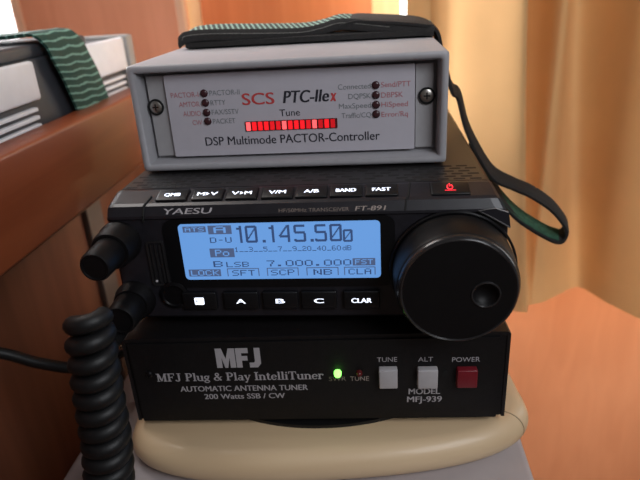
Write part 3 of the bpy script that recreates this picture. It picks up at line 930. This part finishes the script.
for s, a, v in (('Connected', 20.2, 29.7), ('DQPSK', 24.2, 25.9), ('MaxSpeed', 20.3, 22.2), ('Traffic/CQ', 21.2, 18.4)):
    ptext(s, a, 33.0, v, 2.0, m_grey, label='faded grey lettering')
for s, b, v in (('Send/PTT', 48.6, 29.9), ('DBPSK', 45.6, 25.9), ('HiSpeed', 47.5, 22.2), ('Error/Rq', 47.5, 18.3)):
    ptext(s, 37.1, b, v, 2.0, m_pink, label='faded red lettering')
ptext('SCS', -18.6, -5.4, 25.3, 4.5, m_red, bold=0.03, label='red lettering')
ptext('PTC-IIe', -2.0, 16.6, 25.4, 4.7, m_ink, bold=0.04, shear=0.2)
ptext('x', 16.9, 19.6, 25.4, 4.7, m_red, bold=0.04, shear=0.2, label='red final letter')
ptext('Tune', -3.8, 4.5, 20.2, 2.7, m_ink)
ptext('DSP Multimode PACTOR-Controller', -35.9, 36.3, 9.2, 3.5, m_ink, bold=0.012)
bm = bmesh.new(); plate(bm, -18.4, 19.4, pv(14.6), pv(18.6), 4.9, 5.4, 0.3); bar = obj('light_bar', bm, mat('bar_backing', (0.10, 0.012, 0.015), 0.4, noise=0.05, nscale=300), mod, False, 'dark red strip of lit red segments')
lv = (0, 1, 1, 1, 2, 2, 0, 1, 1, 1, 2, 0, 3, 1, 3)
for i, l in enumerate(lv):
    a = -17.9 + i * 2.47
    bm = bmesh.new(); plate(bm, a, a + 1.75, pv(14.9), pv(18.3), 4.6, 5.0, 0.2)
    obj('bar_segment', bm, SEGM[l], bar, False, ('bright pink red segment', 'red segment', 'dimmer red segment', 'dark red segment')[l])

# ------------------------------------------------------------------ webbing strap over the controller
st = thing('webbing_strap', W(-9.9, 229.9, -67.2 + 43), -0.108, 'green and black webbing strap lying on the grey controller and drooping beside the radio', 'strap')
c_, s_ = math.cos(-0.108), math.sin(-0.108)
def loc(X, Y, Zz):               # world millimetres into the strap's own frame
    x, y = X + 9.9, Y - 229.9
    return (x * c_ + y * s_, -x * s_ + y * c_, Zz + 24.2)
under = [(61, 69, 2.2), (30, 69, 2.2), (0, 69, 2.2), (-30, 69.5, 2.2), (-55, 69.5, 2.2)]
bm = bmesh.new(); ribbon(bm, under, [(0, 25, 0)] * 5, 4.0, n=8)
obj('strap_layer', bm, m_blackweb, st, True, 'black folded under layer')
over = [(-58.0, 70, 2.8), (-57.6, 70, 5.2), (-54, 70, 7.4), (-42, 70.5, 7.8), (-20, 71, 6.8), (0, 71.5, 6.2), (10, 72, 7.4), (18, 72.5, 9.2), (27, 72, 8.6), (42, 71, 6.4), (54, 70, 5.4), (62, 69, 4.4)]
bm = bmesh.new(); ribbon(bm, over, [(0, 25, 2)] * 2 + [(0, 26, 2.5)] * 8 + [(0, 25, 2)] * 2, 2.4, n=8)
obj('strap_band', bm, m_web2, st, True, 'green upper layer with pale diagonal ribs')
# black edge binding between the layers, on the near side
tape = [(x, y - 12.3, z - 1.6) for x, y, z in over[2:]]
bm = bmesh.new(); ribbon(bm, [(-58, 57.6, 3.5)] + tape, [(0, 1.0, 5.0)] * 11, 2.2, n=8, cols=4)
obj('edge_binding', bm, m_blackweb, st, True, 'black edge binding')
bm = bmesh.new(); tube(bm, catmull([(-56, 56.2, 4.6)] + [(x, y - 1.0, z + 0.6) for x, y, z in tape[:-2]], 8), 0.22, 6)
obj('stitching', bm, mat('grey_thread', (0.12, 0.12, 0.11), 0.8, noise=0.3, nscale=900), st, True, 'grey line of stitching')
fall = [(19, 71.5, 7.6), (26, 71.5, 9.4), (34, 71, 8.9), (46, 70, 7.9), (56, 69, 6.6), (61.5, 69, 4.6), (64.2, 69, 1.4), (66.0, 69, -6), (69.2, 68, -17), (72.2, 66, -25)] + [loc(*p) for p in ((73.3, 292, -53.2), (76.0, 285, -66.8), (80.5, 278, -78), (86.2, 270, -87.8), (94.5, 266, -92.3), (103, 262, -96), (112.6, 260, -103),
                          (119, 258, -111.5), (119.4, 258, -116.5), (116.5, 258, -118.6), (110.6, 260, -116.5), (98.9, 264, -109), (91, 268, -101), (87, 272, -94.5), (82.5, 280, -86), (79.5, 288, -76))]
wid = [(0, 26, 2)] * 5 + [(0, 25, 1)] * 3 + [(0, 22, 2), (1, 18, 3)] + [(2, 13, 3.0)] * 4 + [(2, 10.5, 2.6)] * 12
bm = bmesh.new(); ribbon(bm, fall, wid, 2.2, n=8)
obj('strap_tail', bm, m_blackweb, st, True, 'black drooping tail folded into a loop')
inner = [(p[0], p[1], p[2] + 1.15) for p in fall[19:25]]
bm = bmesh.new(); ribbon(bm, inner, [(2, 8.8, 2.2)] * 6, 0.6, n=8)
obj('strap_lining', bm, mat('green_lining', (0.028, 0.10, 0.058), 0.8, noise=0.35, nscale=500), st, True, 'green inner face of the loop')

# ------------------------------------------------------------------ coiled microphone cord
cord = thing('coiled_cord', W(-82, 163, -183), 0, 'black coiled microphone cord hanging at the left of the radio', 'cord')
bm = bmesh.new()
ax = catmull([(5.0, 3.0, 89), (4.5, 1.0, 80), (4.0, 0.0, 70), (3.0, -0.5, 56), (2, -1, 40), (-0.6, -1.5, 20), (-2.2, -2, 6.5)], 40)
L_ = 0; acc = [0]
for a, b in zip(ax, ax[1:]): L_ += (b - a).length; acc.append(L_)
pitch = 6.7; pts = []
turns = L_ / pitch
NS = int(turns * 28)
for k in range(NS + 1):
    s = L_ * k / NS
    j = max(i for i in range(len(acc)) if acc[i] <= s + 1e-9); j = min(j, len(ax) - 2)
    f = (s - acc[j]) / max(acc[j + 1] - acc[j], 1e-6)
    p = ax[j].lerp(ax[j + 1], f); t = (ax[j + 1] - ax[j]).normalized()
    e1 = t.cross(Vector((0, 1, 0))).normalized(); e2 = t.cross(e1)
    ang = 2 * math.pi * s / pitch
    rr = 5.9 * min(1, 0.85 + 0.2 * s / L_)
    pts.append(p + (e1 * math.cos(ang) + e2 * math.sin(ang)) * rr)
tube(bm, pts, 3.2, 12)
obj('coil', bm, m_rub, cord, True)
bm = bmesh.new()
# lead from the first turn to the socket on the radio's left side
p0 = pts[0]
tube(bm, catmull([tuple(p0), (p0.x * 0.5 + 2, p0.y * 0.4 + 6, 86), (4.0, 13, 76), (3.0, 22, 66.5), (3.0, 40, 64.3)], 8), 2.4, 12)
obj('lead', bm, m_rub, cord, True)

# thin black cable coming from the left
bm = bmesh.new()
tube(bm, catmull([(-192, 200, -117), (-170, 205, -126), (-158, 212, -134), (-145, 220, -141), (-130, 222, -149), (-113, 224, -154), (-100, 238, -157), (-94, 262, -160), (-92, 300, -163), (-90, 350, -166), (-90, 385, -180.4)], 8), 2.6, 12)
cb = obj('cable', bm, m_rub, None, True, None, W(0, 0, 0), 0)
tag(cb, 'plain black cable running from the left wall behind the coiled cord', 'cable')

# ------------------------------------------------------------------ grey unit on the shelf with its strap
unit = thing('electronic_unit', RW(-168, 300, -97), RYAW, 'silver and dark grey electronic unit on the left shelf behind the wooden rail', 'electronic unit')
def uz(z): return z + 97
obj('unit_body', bx(-120, -2, -130, 116, 0, uz(-25), bev=2), m_dgrey, unit, True)
for a, b, t in ((-128, -11, -25.5), (34, 106, -23.5)):
    obj('silver_panel', bx(-3, 1.2, a, b, uz(-44.5), uz(t), bev=1.5), m_silver, unit, True)
obj('end_frame', bx(-122, 2.5, 108, 120, 0, uz(-22.5), bev=2), m_mgrey, unit, True)
obj('top_cover', bx(-118, -3, -128, 60, uz(-25.5), uz(-18.5), bev=2), m_dgrey, unit, True)
for a, b in ((-120, -16), (58, 100)):
    for z in (-48.5, -52.5, -56.5, -60.5):
        obj('grille_slat', bx(-3, 0.6, a, b, uz(z - 1.0), uz(z + 0.9), bev=0.4), m_silver, unit, False)
# strap over it
s2 = thing('webbing_strap', RW(-168, 300, -97), RYAW, 'wide green webbing strap with pale chevron threads over the silver unit on the left shelf', 'strap')
bm = bmesh.new()
path = [(3.2, 46, 2), (3.6, 43, 24), (3.8, 38, 40), (4.2, 30, 58), (3.8, 24, 69), (2.2, 22, 77.0), (-3, 20, 82.6), (-14, 19, 82.6), (-30, 17, 82), (-60, 14, 81.6), (-100, 10, 81.6), (-122, 8, 79), (-127, 8, 50)]
wid = [(0, 43, -2)] * 4 + [(0, 42, -1)] + [(0, 40, 0)] * 8
ribbon(bm, path, wid, 2.4, n=8, cols=8)
obj('strap_band', bm, m_web1, s2, True)
